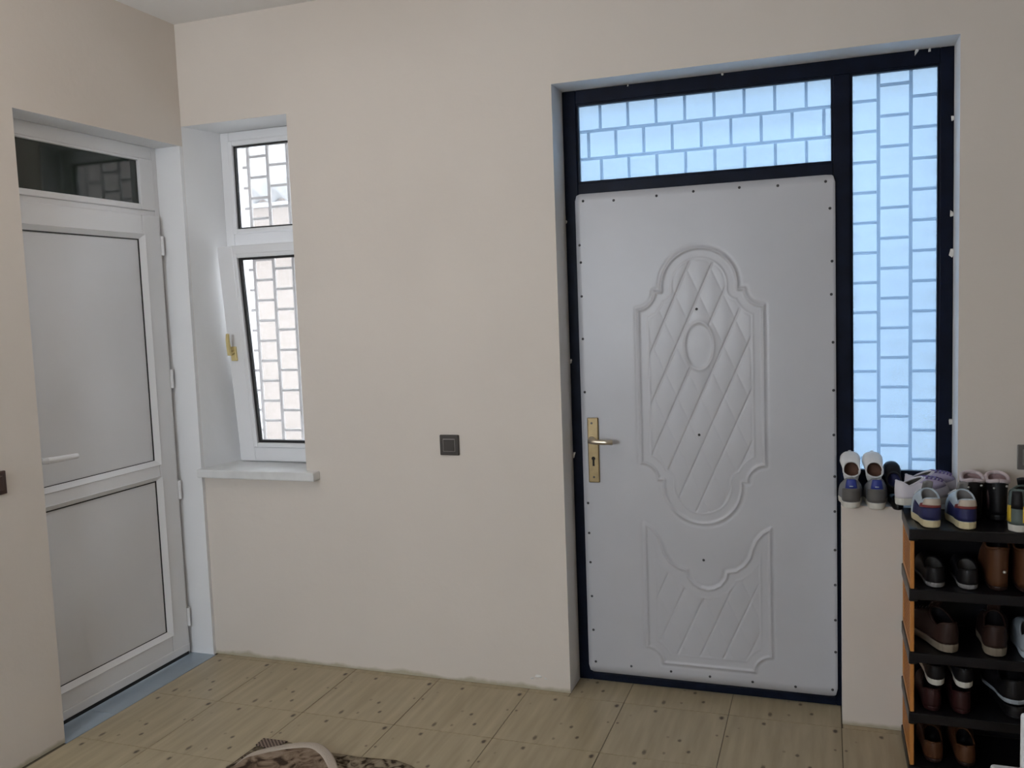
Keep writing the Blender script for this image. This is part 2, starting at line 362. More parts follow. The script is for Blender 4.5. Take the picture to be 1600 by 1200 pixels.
# outer security grille of the narrow window
gw = thing('window_grille', 'pale iron security grille outside the narrow window', 'grille', (0, .29, .85))
def gbar(parent, mt, x0, x1, z0, z1, w, y0=-.006, y1=.006):
    if abs(x1-x0) < 1e-6: b = MB().box(x0-w/2, x0+w/2, y0, y1, z0, z1)
    else: b = MB().box(x0, x1, y0, y1, z0-w/2, z0+w/2)
    return b.build('grille_bar', mt, parent, bevel=.002, seg=1)
vx = [.090, .131, .236, .342, .447, .552, .640]
for x in vx[1:-1]: gbar(gw, GRILLEW, x, x, 0, 1.51, .016)
for c in range(len(vx)-1):
    off = .0445 if c % 2 == 1 else 0
    z = 1.0-.85-.003+off
    k = -1
    while True:
        zz = z + .0945*k; k += 1
        if zz > 1.5: break
        if zz > .02: gbar(gw, GRILLEW, vx[c]+.008, vx[c+1]-.008, zz, zz, .013, -.004, .004)

# ------------------------------------------------------------------ entrance door with transom and sidelight
door = thing('door_1', 'white quilted entrance door in a navy black steel frame with glazed transom and sidelight', 'door', (0, 0, 0), kind='structure')
DY = .142; DB = .19
dbar = lambda n, x0, x1, z0, z1, y0=DY, y1=DB, bev=.003: bar(door, n, x0, x1, y0, y1, z0, z1, NAVY, bev)
dbar('frame_post', OX0, 1.742, 0.004, OZ)
dbar('frame_post', 3.024, OX1, LEDGE, OZ)
dbar('mullion', 2.680, 2.738, LEDGE, OZ-.052)
dbar('frame_post', 2.680, LWX, 0.004, LEDGE)
dbar('frame_head', 1.742, 3.024, OZ-.052, OZ)
dbar('transom_bar', 1.742, 2.680, 1.955, 2.006)
dbar('frame_sill', 2.738, 3.024, LEDGE, .893)
dbar('threshold_bar', 1.742, 2.680, 0.004, .035)
def strip(x0, x1, z0, z1, w=.012):   # glazing angle around a pane
    m = MB().box(x0, x0+w, DY+.008, DY+.03, z0, z1).box(x1-w, x1, DY+.008, DY+.03, z0, z1).box(x0+w, x1-w, DY+.008, DY+.03, z0, z0+w).box(x0+w, x1-w, DY+.008, DY+.03, z1-w, z1)
    m.build('glazing_bead', NAVY, door)
for (x0, x1, z0, z1) in ((1.742, 2.680, 2.006, OZ-.052), (2.738, 3.024, .893, OZ-.052)):
    strip(x0, x1, z0, z1, .007)
    MB().box(x0+.004, x1-.004, DY+.022, DY+.027, z0+.004, z1-.004).build('pane', GLASSB, door)
# plaster crumbs stuck along the frame edge
for (x, z, s) in ((3.063, 2.12, .010), (3.063, 1.80, .012), (3.062, 1.665, .016), (3.063, 1.08, .014), (2.95, 2.356, .016), (2.99, 2.357, .010), (2.3, 2.357, .007), (1.95, 2.357, .006), (1.691, 1.31, .012), (1.691, .93, .016), (1.691, 1.86, .008)):
    m = MB(); pts = [(random.uniform(-1, 1)*s*.6, -random.uniform(.2, 1)*s*.7 if k % 2 else 0, random.uniform(-1, 1)*s) for k in range(14)]
    bm = bmesh.new()
    for p in pts: bm.verts.new(p)
    bmesh.ops.convex_hull(bm, input=bm.verts)
    me = bpy.data.meshes.new('plaster_chip'); bm.to_mesh(me); bm.free(); me.materials.append(PLASTER)
    shared('plaster_chip', me, door, (x, DY, z))

# --- leaf sheet: an embossed plate, built as a height field
LX0, LX1, LZ0, LZ1, LY = 1.733, 2.686, .046, 1.962, .126
def arc(cx, cz, r, a0, a1, n=10): return [(cx+r*math.cos(math.radians(a0+(a1-a0)*k/n)), cz+r*math.sin(math.radians(a0+(a1-a0)*k/n))) for k in range(n+1)]
cxm = 2.2025
upper = []
upper += [(1.967, .910)] + arc(1.967, 1.575, .066, -90, 0, 7)[0:] + arc(cxm, 1.590, .145, 186, -6, 26)
upper += list(reversed([(2*cxm-x, z) for x, z in arc(1.967, 1.575, .066, -90, 0, 7)]))
low_half = [(x, z) for x, z in arc(1.967, .845, .064, 90, 0, 7)]
upper += [(2*cxm-x, z) for x, z in low_half] + arc(cxm, .826, .150, 7, -187, 26) + list(reversed(low_half))
c2 = 2.214
half = [(1.975, .673), (2.005, .655), (2.030, .625), (2.045, .590), (2.055, .555), (2.075, .525), (2.105, .503), (2.140, .495), (2.146, .468), (2.165, .443), (2.190, .429), (c2, .425)]
lower = half + list(reversed([(2*c2-x, z) for x, z in half[:-1]]))
notch = arc(1.975, .108, .062, 0, 90, 7)
lower += [(2*c2-x, z) for x, z in reversed(notch)] + notch
def polysdf(P, poly):
    poly = np.array(poly); d = np.full(len(P), 9.); ins = np.zeros(len(P), bool)
    for a, b in zip(poly, np.roll(poly, -1, 0)):
        e = b-a; L2 = e@e
        if L2 < 1e-12: continue
        w = P-a; t = np.clip((w@e)/L2, 0, 1); dd = np.hypot(*(w-t[:, None]*e).T); d = np.minimum(d, dd)
        c = (a[1] > P[:, 1]) != (b[1] > P[:, 1])
        with np.errstate(divide='ignore', invalid='ignore'):
            xi = a[0] + (P[:, 1]-a[1])*(e[0])/(e[1] if e[1] else 1e-12)
        ins ^= c & (P[:, 0] < xi)
    return np.where(ins, -d, d)
ss = lambda a, b, x: (lambda t: t*t*(3-2*t))(np.clip((x-a)/(b-a), 0, 1))
def sheet_axis(a, b, f0, f1, fine, coarse):
    l = list(np.arange(a, f0, coarse)) + list(np.arange(f0, f1, fine)) + list(np.arange(f1, b, coarse)) + [b]
    return np.array(l)
gx = sheet_axis(LX0, LX1, 1.945, 2.475, .0024, .02); gz = sheet_axis(LZ0, LZ1, .085, 1.755, .0030, .03)
GX, GZ = np.meshgrid(gx, gz, indexing='ij'); PP = np.stack([GX.ravel(), GZ.ravel()], 1)
hh = np.zeros(len(PP))
for poly, gap in ((upper, .042), (lower, .040)):
    d = polysdf(PP, poly)
    hh += (.0046*np.exp(-((d+.004)/.0050)**2) - .0012*np.exp(-((d-.009)/.005)**2))      # raised bead with a shallow outer groove
    hh += .0013*np.exp(-((d+gap)/.0040)**2)
    q = 1-ss(-gap-.012, -gap, d)
    u = (PP[:, 0]-cxm)/.088 - PP[:, 1]/.195; v = (PP[:, 0]-cxm)/.088 + PP[:, 1]/.195
    gr = 1/math.hypot(1/.088, 1/.195); gv = lambda w: np.exp(-((w-np.round(w))*gr/.0030)**2)
    pil = .55*np.abs(np.sin(PI*u)*np.sin(PI*v)) - .85*gv(u) - .13*gv(v)
    el = np.hypot((PP[:, 0]-2.2005)/.054, (PP[:, 1]-1.363)/.090)
    if poly is upper: q = q*ss(1.0, 1.15, el)
    hh += q*.0032*pil
    if poly is upper: hh += .0036*np.exp(-((el-1.0)/.085)**2) + .001*(1-ss(.3, .85, el))
leaf = thing('door_leaf', None, None); leaf.parent = door
nxg, nzg = len(gx), len(gz)
V = np.stack([PP[:, 0], LY-hh, PP[:, 1]], 1)
# rounded lower corners and the left top corner
ii = np.arange(nxg*nzg).reshape(nxg, nzg)
Fq = np.stack([ii[:-1, :-1], ii[1:, :-1], ii[1:, 1:], ii[:-1, 1:]], -1).reshape(-1, 4)
cr = .020
for (cx_, cz_, sx, sz) in ((LX0, LZ0, 1, 1), (LX1, LZ0, -1, 1), (LX0, LZ1, 1, -1), (LX1, LZ1, -1, -1)):
    ax, az = cx_+sx*cr, cz_+sz*cr
    mk = ((V[:, 0]-ax)*sx < 0) & ((V[:, 2]-az)*sz < 0)
    vv = V[mk][:, [0, 2]]-np.array([ax, az]); mx_ = np.maximum(np.abs(vv[:, 0]), np.abs(vv[:, 1])); ln = np.hypot(*vv.T)
    sc_ = np.where(ln > 0, mx_/np.maximum(ln, 1e-9), 1); V[mk, 0] = ax+vv[:, 0]*sc_; V[mk, 2] = az+vv[:, 1]*sc_
me = bpy.data.meshes.new('door_sheet'); me.from_pydata(V.tolist(), [], Fq.tolist()); me.materials.append(SHEET)
me.polygons.foreach_set('use_smooth', [True]*len(me.polygons))
so = shared('door_sheet', me, leaf); sm = so.modifiers.new('thick', 'SOLIDIFY'); sm.thickness = .0015; sm.offset = -1
MB().box(LX0+.006, LX1-.004, LY+.004, DY+.03, LZ0-.004, LZ1-.006).build('leaf_core', NAVY, leaf)
scr = MB().lathe([(.0001, -.0030), (.0030, -.0028), (.0048, -.0012), (.0052, 0)], 10, axis='y').mesh('screw', SCREW, True)
spos = [(1.765, 1.935), (1.886, 1.929), (2.051, 1.934), (2.189, 1.940), (2.356, 1.941), (2.491, 1.937), (2.654, 1.939), (2.668, 1.844), (2.674, 1.657), (2.671, 1.539),
        (2.676, 1.367), (2.677, 1.193), (2.677, 1.03), (2.679, .877), (2.679, .747), (2.679, .603), (2.679, .471), (2.679, .338), (2.679, .216),
        (1.762, .088), (1.908, .083), (2.067, .078), (2.218, .073), (2.379, .069), (2.536, .067), (2.668, .070),
        (1.746, 1.766), (1.749, 1.699), (1.748, 1.567), (1.748, 1.40), (1.749, 1.189), (1.749, .742), (1.750, .62), (1.752, .50), (1.754, .36), (1.756, .22),
        (2.193, 1.502), (2.194, 1.024), (2.202, .536)]
from bisect import bisect_left
for x, z in spos:
    i = min(nxg-1, bisect_left(gx, x)); k = min(nzg-1, bisect_left(gz, z))
    shared('screw', scr, leaf, (x, LY - float(hh[i*nzg+k]), z))
# lock plate and lever
lp = MB().box(1.757, 1.802, LY-.009, LY, .828, 1.088).build('lock_plate', BRASS, leaf, bevel=.004, seg=3)
MB().lathe([(.0001, -.0105), (.004, -.010), (.005, -.008)], 12, (1.775, LY, 1.066), 'y').lathe([(.0001, -.0105), (.004, -.010), (.005, -.008)], 12, (1.779, LY, .850), 'y').build('plate_screw', SCREW, lp)
MB().lathe([(.0001, -.0100), (.0075, -.0098), (.0080, -.008)], 14, (1.779, LY, .925), 'y').box(1.775, 1.783, LY-.0098, LY-.008, .895, .925).build('keyhole', DARKHOLE, lp)
lv = MB().lathe([(.0001, -.02), (.012, -.02), (.014, -.009)], 16, (1.775, LY, 1.000), 'y')
lv.tube([(1.775, LY-.012, 1.000), (1.775, LY-.045, 1.000), (1.782, LY-.055, 1.000), (1.80, LY-.058, .999), (1.84, LY-.058, .998), (1.868, LY-.056, .998)], [.009, .009, .010, .010, .0100, .0105], 12)
lv.build('door_lever', LEVER, leaf, smooth=True)

# --- security grille behind the glass
gd = thing('door_grille', 'teal grey iron security grille behind the blue glass of the entrance', 'grille', (0, .25, 0))
svx = [2.742, 2.834, 2.941, 3.060]
for x in svx[1:-1]: gbar(gd, GRILLE, x, x, .81, 2.355, .012)
for c in range(3):
    z0 = .925 if c != 1 else .975
    for k in range(13):
        zz = z0 + .1085*k
        if zz < 2.35: gbar(gd, GRILLE, svx[c]+.005, svx[c+1]-.005, zz, zz, .0115, -.004, .004)
for z in (2.221, 2.113): gbar(gd, GRILLE, 1.692, 2.70, z, z, .012)
for r_, (za, zb) in enumerate(((2.226, 2.355), (2.118, 2.216), (2.0, 2.108))):
    x0 = 1.813 if r_ != 1 else 1.873-.1098
    for k in range(9):
        xx = x0 + .1098*k*1.009
        if xx < 2.69: gbar(gd, GRILLE, xx, xx, za, zb, .0115, -.004, .004)

# ------------------------------------------------------------------ white side door (left wall)
sd = thing('door_2', 'white plastic side door with two panels and a dark transom pane', 'door', (-.13, 0, 0), kind='structure')
# built in door coordinates: u along the wall (world y), x depth (0 = front face of frame)
def sbox(x0, x1, y0, y1, z0, z1): return MB().box(x0, x1, y0, y1, z0, z1)
fm = MB().box(-.06, 0, LD1-.030, LD1, 0.002, LDZ).box(-.06, 0, LD0, LD0+.050, 0.002, LDZ).box(-.06, 0, LD0+.050, LD1-.030, LDZ-.055, LDZ).box(-.06, 0, LD0+.050, LD1-.030, 1.985, 2.012)
fm.build('door_frame', PVC, sd, bevel=.003)
ty0, ty1, tz0, tz1 = LD0+.070, -.133, 2.037, 2.221
b = MB().box(-.02, .006, ty1, LD1-.030, 2.012, LDZ-.055).box(-.02, .006, LD0+.050, ty0, 2.012, LDZ-.055).box(-.02, .006, ty0, ty1, 2.012, tz0).box(-.02, .006, ty0, ty1, tz1, LDZ-.055)
b.build('glazing_bead', PVC, sd, bevel=.004)
MB().box(-.016, -.008, ty0, ty1, tz0, tz1).build('pane', GLASSD, sd)
dl = bpy.data.objects.new('door_leaf', None); COL.objects.link(dl); dl.parent = sd
la, lb = LD0+.030, -.048; lz0, lz1 = .022, 1.988; xf, xb = .022, -.035
pa, pb = la+.066, -.166
lf = MB().box(xb, xf, pb+.012, lb, lz0, lz1).box(xb, xf, la, pa-.012, lz0, lz1).box(xb, xf, pa-.012, pb+.012, lz0, .135).box(xb, xf, pa-.012, pb+.012, 1.898, lz1).box(xb, xf, pa-.012, pb+.012, .846, .910)
lf.build('leaf_frame', PVC, dl, bevel=.005)
for z0, z1 in ((.148, .834), (.922, 1.886)):
    m = MB()
    w = .020; h0 = xf-.016; h1 = xf+.003
    # sloped beads around the panel
    def slope(p, q, r_, s): m.add([p, q, r_, s], [(0, 1, 2, 3)])
    yo0, yo1, zo0, zo1 = pa-w, pb+w, z0-w, z1+w
    slope((h1, yo0, zo0), (h1, yo1, zo0), (h0, pb, z0), (h0, pa, z0)); slope((h1, yo0, zo1), (h1, yo1, zo1), (h0, pb, z1), (h0, pa, z1))
    slope((h1, yo0, zo0), (h1, yo0, zo1), (h0, pa, z1), (h0, pa, z0)); slope((h1, yo1, zo0), (h1, yo1, zo1), (h0, pb, z1), (h0, pb, z0))
    o = m.build('glazing_bead', PVC, dl); sm = o.modifiers.new('thick', 'SOLIDIFY'); sm.thickness = .003; sm.offset = 0
    MB().box(h0-.012, h0-.002, pa, pb, z0, z1).build('panel', PVCP, dl)
    gk = .006
    MB().box(h0-.003, h0+.001, pa, pa+gk, z0, z1).box(h0-.003, h0+.001, pb-gk, pb, z0, z1).box(h0-.003, h0+.001, pa+gk, pb-gk, z0, z0+gk*.6).box(h0-.003, h0+.001, pa+gk, pb-gk, z1-gk, z1).build('gasket', RUBBER, dl)
MB().box(xf, xf+.006, la+.01, lb-.004, .024, .060).build('weather_strip', PVC, dl, bevel=.003)
MB().box(.001, xf-.002, la+.01, lb-.004, .006, .022).build('brush_seal', RUBBER, dl)
for z in (1.86, 1.272, .768, .178):
    h = MB().tube([(.020, -.040, z-.042), (.020, -.040, z+.042)], .0085, 12).box(.0, .016, -.046, -.034, z-.035, z+.035)
    h.build('hinge', PVC, dl, smooth=False)
hl = MB().box(xf, xf+.010, la+.022, la+.052, .95, 1.10).tube([(xf+.008, la+.037, 1.034), (xf+.045, la+.037, 1.034), (xf+.053, la+.047, 1.034), (xf+.054, la+.10, 1.032), (xf+.054, la+.185, 1.030)], [.010, .010, .0105, .010, .009], 12, flat=1.2)
hl.build('door_handle', PVC, dl, bevel=.002)

# ------------------------------------------------------------------ wall switches
def switch(name, label, loc, rz, body, line, w=.078):
    t = thing(name, label, 'light switch', loc, (0, 0, rz))
    MB().box(-w/2, w/2, -.010, 0, -w/2, w/2).build('switch_plate', body, t, bevel=.003)
    k = .052
    MB().box(-k/2, k/2, -.0125, -.010, -k/2, k/2).build('trim_ring', line, t)
    MB().box(-k/2+.0025, k/2-.0025, -.016, -.010, -k/2+.0025, k/2-.0025).build('rocker', body, t, bevel=.002)
    return t
switch('light_switch', 'dark square light switch on the front wall left of the entrance door', (1.214, 0, .989), 0, SWITCH, SWLINE, .083)
switch('light_switch', 'dark brown light switch on the left wall cut by the photo edge', (0, -1.066, 1.005), PI/2, SWBROWN, SWBROWN, .080)
switch('light_switch', 'grey light switch on the front wall above the shoe rack', (3.284, 0, .984), 0, SWGREY, SWLINE, .083)

# ------------------------------------------------------------------ shoe rack
RX0, RX1, RY0, RY1 = 2.897, 3.520, -.300, -.012
rack = thing('shoe_rack', 'black plastic shoe rack with orange slatted side panels', 'shoe rack', (RX0, RY1, 0))
rb = lambda: MB()
LV = [.028, .205, .402, .606, .800]        # shelf top heights
def rloc(m, name, mt, p, bevel=.003, seg=2):
    m.v = [(x-RX0, y-RY1, z) for x, y, z in m.v]; return m.build(name, mt, p, bevel=bevel, seg=seg)
for k, z in enumerate(LV):
    t = .030
    m = MB().box(RX0-.004, RX1+.004, RY0, RY1, z-.010, z)
    m.box(RX0-.004, RX1+.004, RY0-.006, RY0+.008, z-t, z+.002).box(RX0-.004, RX1+.004, RY1-.010, RY1, z-t, z+.002)
    m.box(RX0-.004, RX0+.022, RY0, RY1, z-t-.008, z+.003).box(RX1-.022, RX1+.004, RY0, RY1, z-t-.008, z+.003)
    sh = rloc(m, 'shelf', RACKB, rack)
for lo, hi in zip(LV, LV[1:]):
    rloc(MB().box(RX0+.014, RX1-.014, RY1-.008, RY1-.002, lo+.003, hi-.031), 'black_backing', RACKB, rack, 0)  # black sheet added to close the back of each tier, hiding the wall
    for x in (RX0, RX1-.012):
        z0, z1 = lo+.003, hi-.038
        m = MB().box(x, x+.012, RY0, RY0+.020, z0, z1).box(x, x+.012, RY1-.020, RY1, z0, z1).box(x, x+.012, RY0+.020, RY1-.020, z0, z0+.018).box(x, x+.012, RY0+.020, RY1-.020, z1-.018, z1)
        sp = rloc(m, 'side_panel', RACKO, rack, .002, 1)
        n = 10; z = z0+.018; step = (z1-z0-.036)/n
        for k in range(n):
            rloc(MB().box(x+.003, x+.010, RY0+.020, RY1-.020, z+step*k+step*.25, z+step*k+step*.68), 'slat', RACKO, sp, 0)

# ------------------------------------------------------------------ shoes
def C(name, c, r=.6, **k): return mat(name, c, r, **k)
PAL = dict(white=C('shoe_white', (.72, .72, .72), var=.05, vscale=25), offw=C('shoe_off_white', (.60, .58, .52), var=.06, vscale=25), grey=C('shoe_grey', (.20, .205, .22), .7, bump=.2, bscale=300),
  dgrey=C('shoe_dark_grey', (.11, .105, .10), .7), blue=C('shoe_blue', (.018, .035, .24), .45), navy=C('shoe_navy', (.014, .017, .085), .6), red=C('shoe_dull_red', (.20, .035, .035), .6),
  beige=C('shoe_beige', (.52, .44, .36), .7), cream=C('shoe_cream_sole', (.62, .53, .32), .6), pale=C('shoe_pale_blue_grey', (.45, .52, .58), .6), black=C('shoe_black', (.008, .0075, .009), .5, spec=.3),
  pink=C('fleece_pinkish', (.36, .24, .24), .95, bump=.6, bscale=200), pinkw=C('fleece_edge', (.55, .46, .47), .9, bump=.6, bscale=200), lil=C('shoe_lilac', (.42, .37, .52), .6), purple=C('lace_purple', (.15, .10, .27), .6),
  lilw=C('shoe_lilac_white', (.62, .58, .62), .6), ins=C('insole_dark', (.075, .070, .060), .9), brown=C('shoe_brown', (.085, .034, .014), .5, spec=.3), dbrown=C('shoe_dark_brown', (.026, .012, .009), .55, spec=.3),
  maroon=C('shoe_maroon', (.030, .008, .008), .5, spec=.3), insb=C('insole_brown', (.10, .045, .028), .8), yel=C('shoe_yellow', (.60, .40, .03), .5), gsole=C('sole_grey', (.22, .21, .205), .6), metal=C('eyelet_metal', (.6, .6, .58), .3, metal=.9),
  green=C('shoe_dark_green_grey', (.10, .13, .12), .6), tan=C('sole_tan', (.20, .165, .12), .6), gblue=C('sole_blue_grey', (.32, .36, .40), .6))
NU, NV = 40, 9
FT_T = [0, .012, .04, .10, .25, .40, .55, .72, .85, .93, .975, 1]; FT_W = [0, .26, .46, .64, .74, .72, .83, 1, .93, .74, .46, 0]
def shoe(name, label, loc, yaw, L, Wd, heel=.085, instep=.095, sole=.024, y1=.50, toe=.050, up_='grey', so_='white', li_='ins', pitch=0, roll=0, extra=(), group=None, cat='shoe', side=.80, rimw=.52, lace=None, tongue=None, rimband=None):
    t = thing(name, label, cat, loc, (pitch, roll, yaw), group)
    def base(i, grow=1.0):
        a = 2*PI*i/NU; tt = .5-.5*math.cos(a); sg = 1 if math.sin(a) >= 0 else -1
        return sg*np.interp(tt, FT_T, FT_W)*Wd/2*grow + .006*math.sin(PI*tt)*0, (tt-.5)*L*(1+(grow-1)*.45)+.5*L, tt
    # sole with a flat underside and slightly flared wall
    m = MB()
    for z, gr in ((0, .93), (.003, .99), (sole*.6, 1.02), (sole, 1.0)):
        for i in range(NU):
            x, y, tt = base(i, gr); zz = z + (.010*max(0, (tt-.8)/.2)**2 if z < .01 else .004*max(0, (tt-.8)/.2)) ; m.v.append((x, y, zz))
    for r_ in range(3):
        for i in range(NU): m.f.append((r_*NU+i, r_*NU+(i+1) % NU, (r_+1)*NU+(i+1) % NU, (r_+1)*NU+i))
    m.f.append(tuple(range(NU-1, -1, -1))); m.f.append(tuple(3*NU+i for i in range(NU))); m.mi = [0]*len(m.f)
    m.build('sole', PAL[so_], t, bevel=0)
    # upper: from footprint to collar rim
    G = np.zeros((NV+1, NU, 3)); rim = np.zeros((NU, 3))
    for i in range(NU):
        a = 2*PI*i/NU; bx_, by_, tt = base(i, .975)
        rs = math.sin(a); rx = math.copysign(abs(rs)**.85, rs)*Wd/2*rimw; ry = .018*L + (y1-.018)*L*(.5-.5*math.cos(a))
        rz = np.interp(tt, [0, .12, .35, .65, 1], [heel, heel*.97, heel*side, heel*side*.6+instep*.42, instep])
        B = np.array([bx_, by_, sole-.004]); R = np.array([rx, ry, rz]); rim[i] = R
        ft = max(0, min(1, (tt-.45)/.5))
        cz = (sole+(rz-sole)*.62)*(1-ft) + (sole+toe*.75)*ft
        Cc = np.array([bx_*1.05*(1-ft)+bx_*1.0*ft, (by_-.012*L*(1-tt)**2)*(1-ft)+by_*1.0*ft, cz])
        for k in range(NV+1):
            v = k/NV; p = (1-v)**2*B + 2*v*(1-v)*Cc + v*v*R
            if ft > 0: p[2] += toe*.25*math.sin(PI*v)*ft*(1-abs(.5-v))
            G[k, i] = p
    def gridmesh(nm, mt, rows, ii, off, parent=t, thick=.0012):
        m = MB(); n = len(ii); closed = n == NU
        du = np.roll(G, -1, 1)-np.roll(G, 1, 1)
        for v in rows:
            k = min(int(v*NV), NV-1); f = v*NV-k; P = G[k]*(1-f)+G[k+1]*f; dv = G[k+1]-G[k]
            nn = np.cross(du[k], dv); nn /= np.maximum(np.linalg.norm(nn, axis=1, keepdims=True), 1e-9)
            for i in ii: m.v.append(tuple(P[i % NU]+nn[i % NU]*off))
        for r_ in range(len(rows)-1):
            for j in range(n if closed else n-1): m.f.append((r_*n+j, r_*n+(j+1) % n, (r_+1)*n+(j+1) % n, (r_+1)*n+j)); m.mi.append(0)
        o = m.build(nm, PAL[mt], parent, smooth=True)
        if thick: s_ = o.modifiers.new('thick', 'SOLIDIFY'); s_.thickness = thick; s_.offset = 0
        return o
    gridmesh('upper', up_, [k/NV for k in range(NV+1)], list(range(NU)), 0, thick=.003)
    # lining from rim down to insole
    m = MB()
    for f, s_ in ((0, .97), (.12, .93), (.5, .90), (1, .85)):
        for i in range(NU):
            R = rim[i]; c = np.array([0, (.018+y1)/2*L]); z = R[2]*(1-f)+(sole+.006)*f - (.001 if f == 0 else 0)
            yy = c[1]+(R[1]-c[1])*s_ + (.10*L*f if R[1] > c[1] else 0); m.v.append((R[0]*s_, yy, z))
    for r_ in range(3):
        for i in range(NU): m.f.append((r_*NU+i, r_*NU+(i+1) % NU, (r_+1)*NU+(i+1) % NU, (r_+1)*NU+i)); m.mi.append(0)
    m.f.append(tuple(3*NU+i for i in range(NU))); m.mi.append(0)
    m.build('lining', PAL[li_], t, smooth=True)
    rr = MB(); pts = [tuple(rim[i % NU]) for i in range(NU+1)]; rr.tube(pts, .0032 if not rimband else .0065, 6)
    rr.build('collar', PAL[rimband or up_], t, smooth=True)
    for (nm, mt, i0, i1, v0, v1, off) in extra:
        gridmesh(nm, mt, list(np.linspace(v0, v1, 5)), list(range(i0, i1+1)), off)
    h_ = NU//2
    if lace:
        for k in range(5):
            v = .52+.095*k; gridmesh('lace', lace, [v, v+.045], list(range(h_-4, h_+5)), .0045, thick=.0035)
    if tongue:
        m = MB(); R = rim[h_]; w_ = Wd*.20
        for k, (dy, dz) in enumerate(((.02, -.006), (.005, .008), (-.006, .022), (-.008, .028))):
            for s_ in (-1, -.5, 0, .5, 1): m.v.append((s_*w_, R[1]+dy-.004*abs(s_), R[2]+dz-.004*s_*s_))
        for k in range(3):
            for j in range(4): m.f.append((k*5+j, k*5+j+1, k*5+6+j, k*5+5+j)); m.mi.append(0)
        o = m.build('tongue', PAL[tongue], t, smooth=True); s_ = o.modifiers.new('thick', 'SOLIDIFY'); s_.thickness = .006
    return t
LG = LEDGE
# grey trainers with blue heel tabs, heels to the room
ex = [('heel_panel', 'dgrey', -6, 6, .02, .50, .0012), ('heel_tab', 'blue', -3, 3, .52, .97, .0020), ('heel_logo', 'pale', -1, 1, .60, .64, .0032)]
for x, lb_ in ((2.731, 'left grey trainer with blue heel tab on the ledge beside the door'), (2.813, 'right grey trainer with blue heel tab on the ledge, nearer the rack')):
    shoe('trainer', lb_, (x, -.055, LG+.001), 0, .160, .0805, heel=.105, instep=.085, toe=.036, sole=.026, up_='grey', so_='offw', li_='ins', extra=ex, group='grey trainers with blue heel tabs', rimw=.60)
# white slip-ons leaning toe-up against the sidelight behind them
for x, yw, lb_ in ((2.734, .06, 'left white slip-on leaning toe up behind the grey trainers'), (2.809, .08, 'right white slip-on leaning toe up behind the grey trainers')):
    shoe('slip_on_shoe', lb_, (x, .040, LG+.068), yw, .128, .068, heel=.045, instep=.048, sole=.012, toe=.030, y1=.50, up_='white', so_='offw', li_='insb', pitch=math.radians(46), group='white slip-on shoes', rimw=.80,
         extra=[('toe_tab', 'white', 19, 21, .05, .4, .004)])
# black shoes between ledge and rack
shoe('flat_shoe', 'black shoe on the ledge between the grey trainers and the rack', (2.880, -.052, LG+.001), 0, .185, .050, heel=.029, instep=.030, sole=.010, toe=.018, up_='black', so_='black', li_='black', rimw=.6)
shoe('black_slip_on', 'small black slip-on leaning toe up between the white slip-ons and lilac trainers', (2.873, .045, LG+.036), .1, .125, .056, heel=.040, instep=.042, sole=.012, toe=.028, up_='black', so_='black', li_='navy', pitch=math.radians(48), rimw=.8)
# lilac trainers
for x, y, z, lb_ in ((2.868, -.100, LG+.032, 'white and lilac trainer nearer the glass, lying across the rack corner'), (2.906, .000, LG+.034, 'white and lilac trainer with purple laces furthest from the room')):
    shoe('lilac_trainer', lb_, (x, y, z), -1.15, .185, .076, heel=.080, instep=.088, sole=.028, up_='lilw', so_='offw', li_='ins', lace='purple', rimw=.62, roll=0, pitch=0,
         extra=[('quarter_panel', 'lil', 12, 17, .35, .95, .002), ('quarter_panel', 'lil', 23, 28, .35, .95, .002)], group='white and lilac trainers')
# navy, red and beige trainers on the rack top
ex = [('heel_panel', 'navy', -12, 12, .02, .54, .0018), ('red_trim', 'red', -8, 8, .52, .76, .0024), ('heel_tab', 'beige', -5, 5, .64, .99, .0034)]
for x, lb_ in ((2.962, 'left navy trainer with red trim and cream sole on the rack top'), (3.062, 'right navy trainer with red trim and cream sole beside the black boots')):
    shoe('trainer', lb_, (x, -.292, .8035), .10, .172, .078, heel=.093, instep=.108, sole=.027, up_='pale', so_='cream', li_='gsole', extra=ex, tongue='gsole', lace='white', rimw=.66, group='navy trainers with cream soles', side=.86)
# black ankle boots with fleece lining
for x, lb_ in ((3.095, 'left black ankle boot with pinkish fleece lining on the rack top'), (3.167, 'right black ankle boot with pinkish fleece lining beside the yellow trainer')):
    b_ = shoe('ankle_boot', lb_, (x, -.158, .8035), 0, .152, .069, heel=.128, instep=.142, sole=.022, y1=.52, up_='black', so_='black', li_='pink', rimband='pinkw', rimw=.92, side=.95, group='black fleece lined boots')
    for dx in (-.016, .020): MB().lathe([(.0001, -.004), (.0035, -.003), (.004, 0)], 10, (dx, -.001, .105 if dx < 0 else .112), 'y').build('snap_stud', PAL['metal'], b_, smooth=True)
shoe('trainer', 'yellow black and grey trainer at the right end of the rack top', (3.190, -.300, .8035), -.35, .200, .084, heel=.130, instep=.125, sole=.026, up_='green', so_='offw', li_='black', rimw=.66, lace='offw', tongue='black',
     extra=[('side_flash', 'yel', 2, 14, .06, .48, .003), ('side_flash', 'yel', -14, -2, .06, .48, .003), ('heel_tab', 'black', -2, 2, .40, .95, .004)])
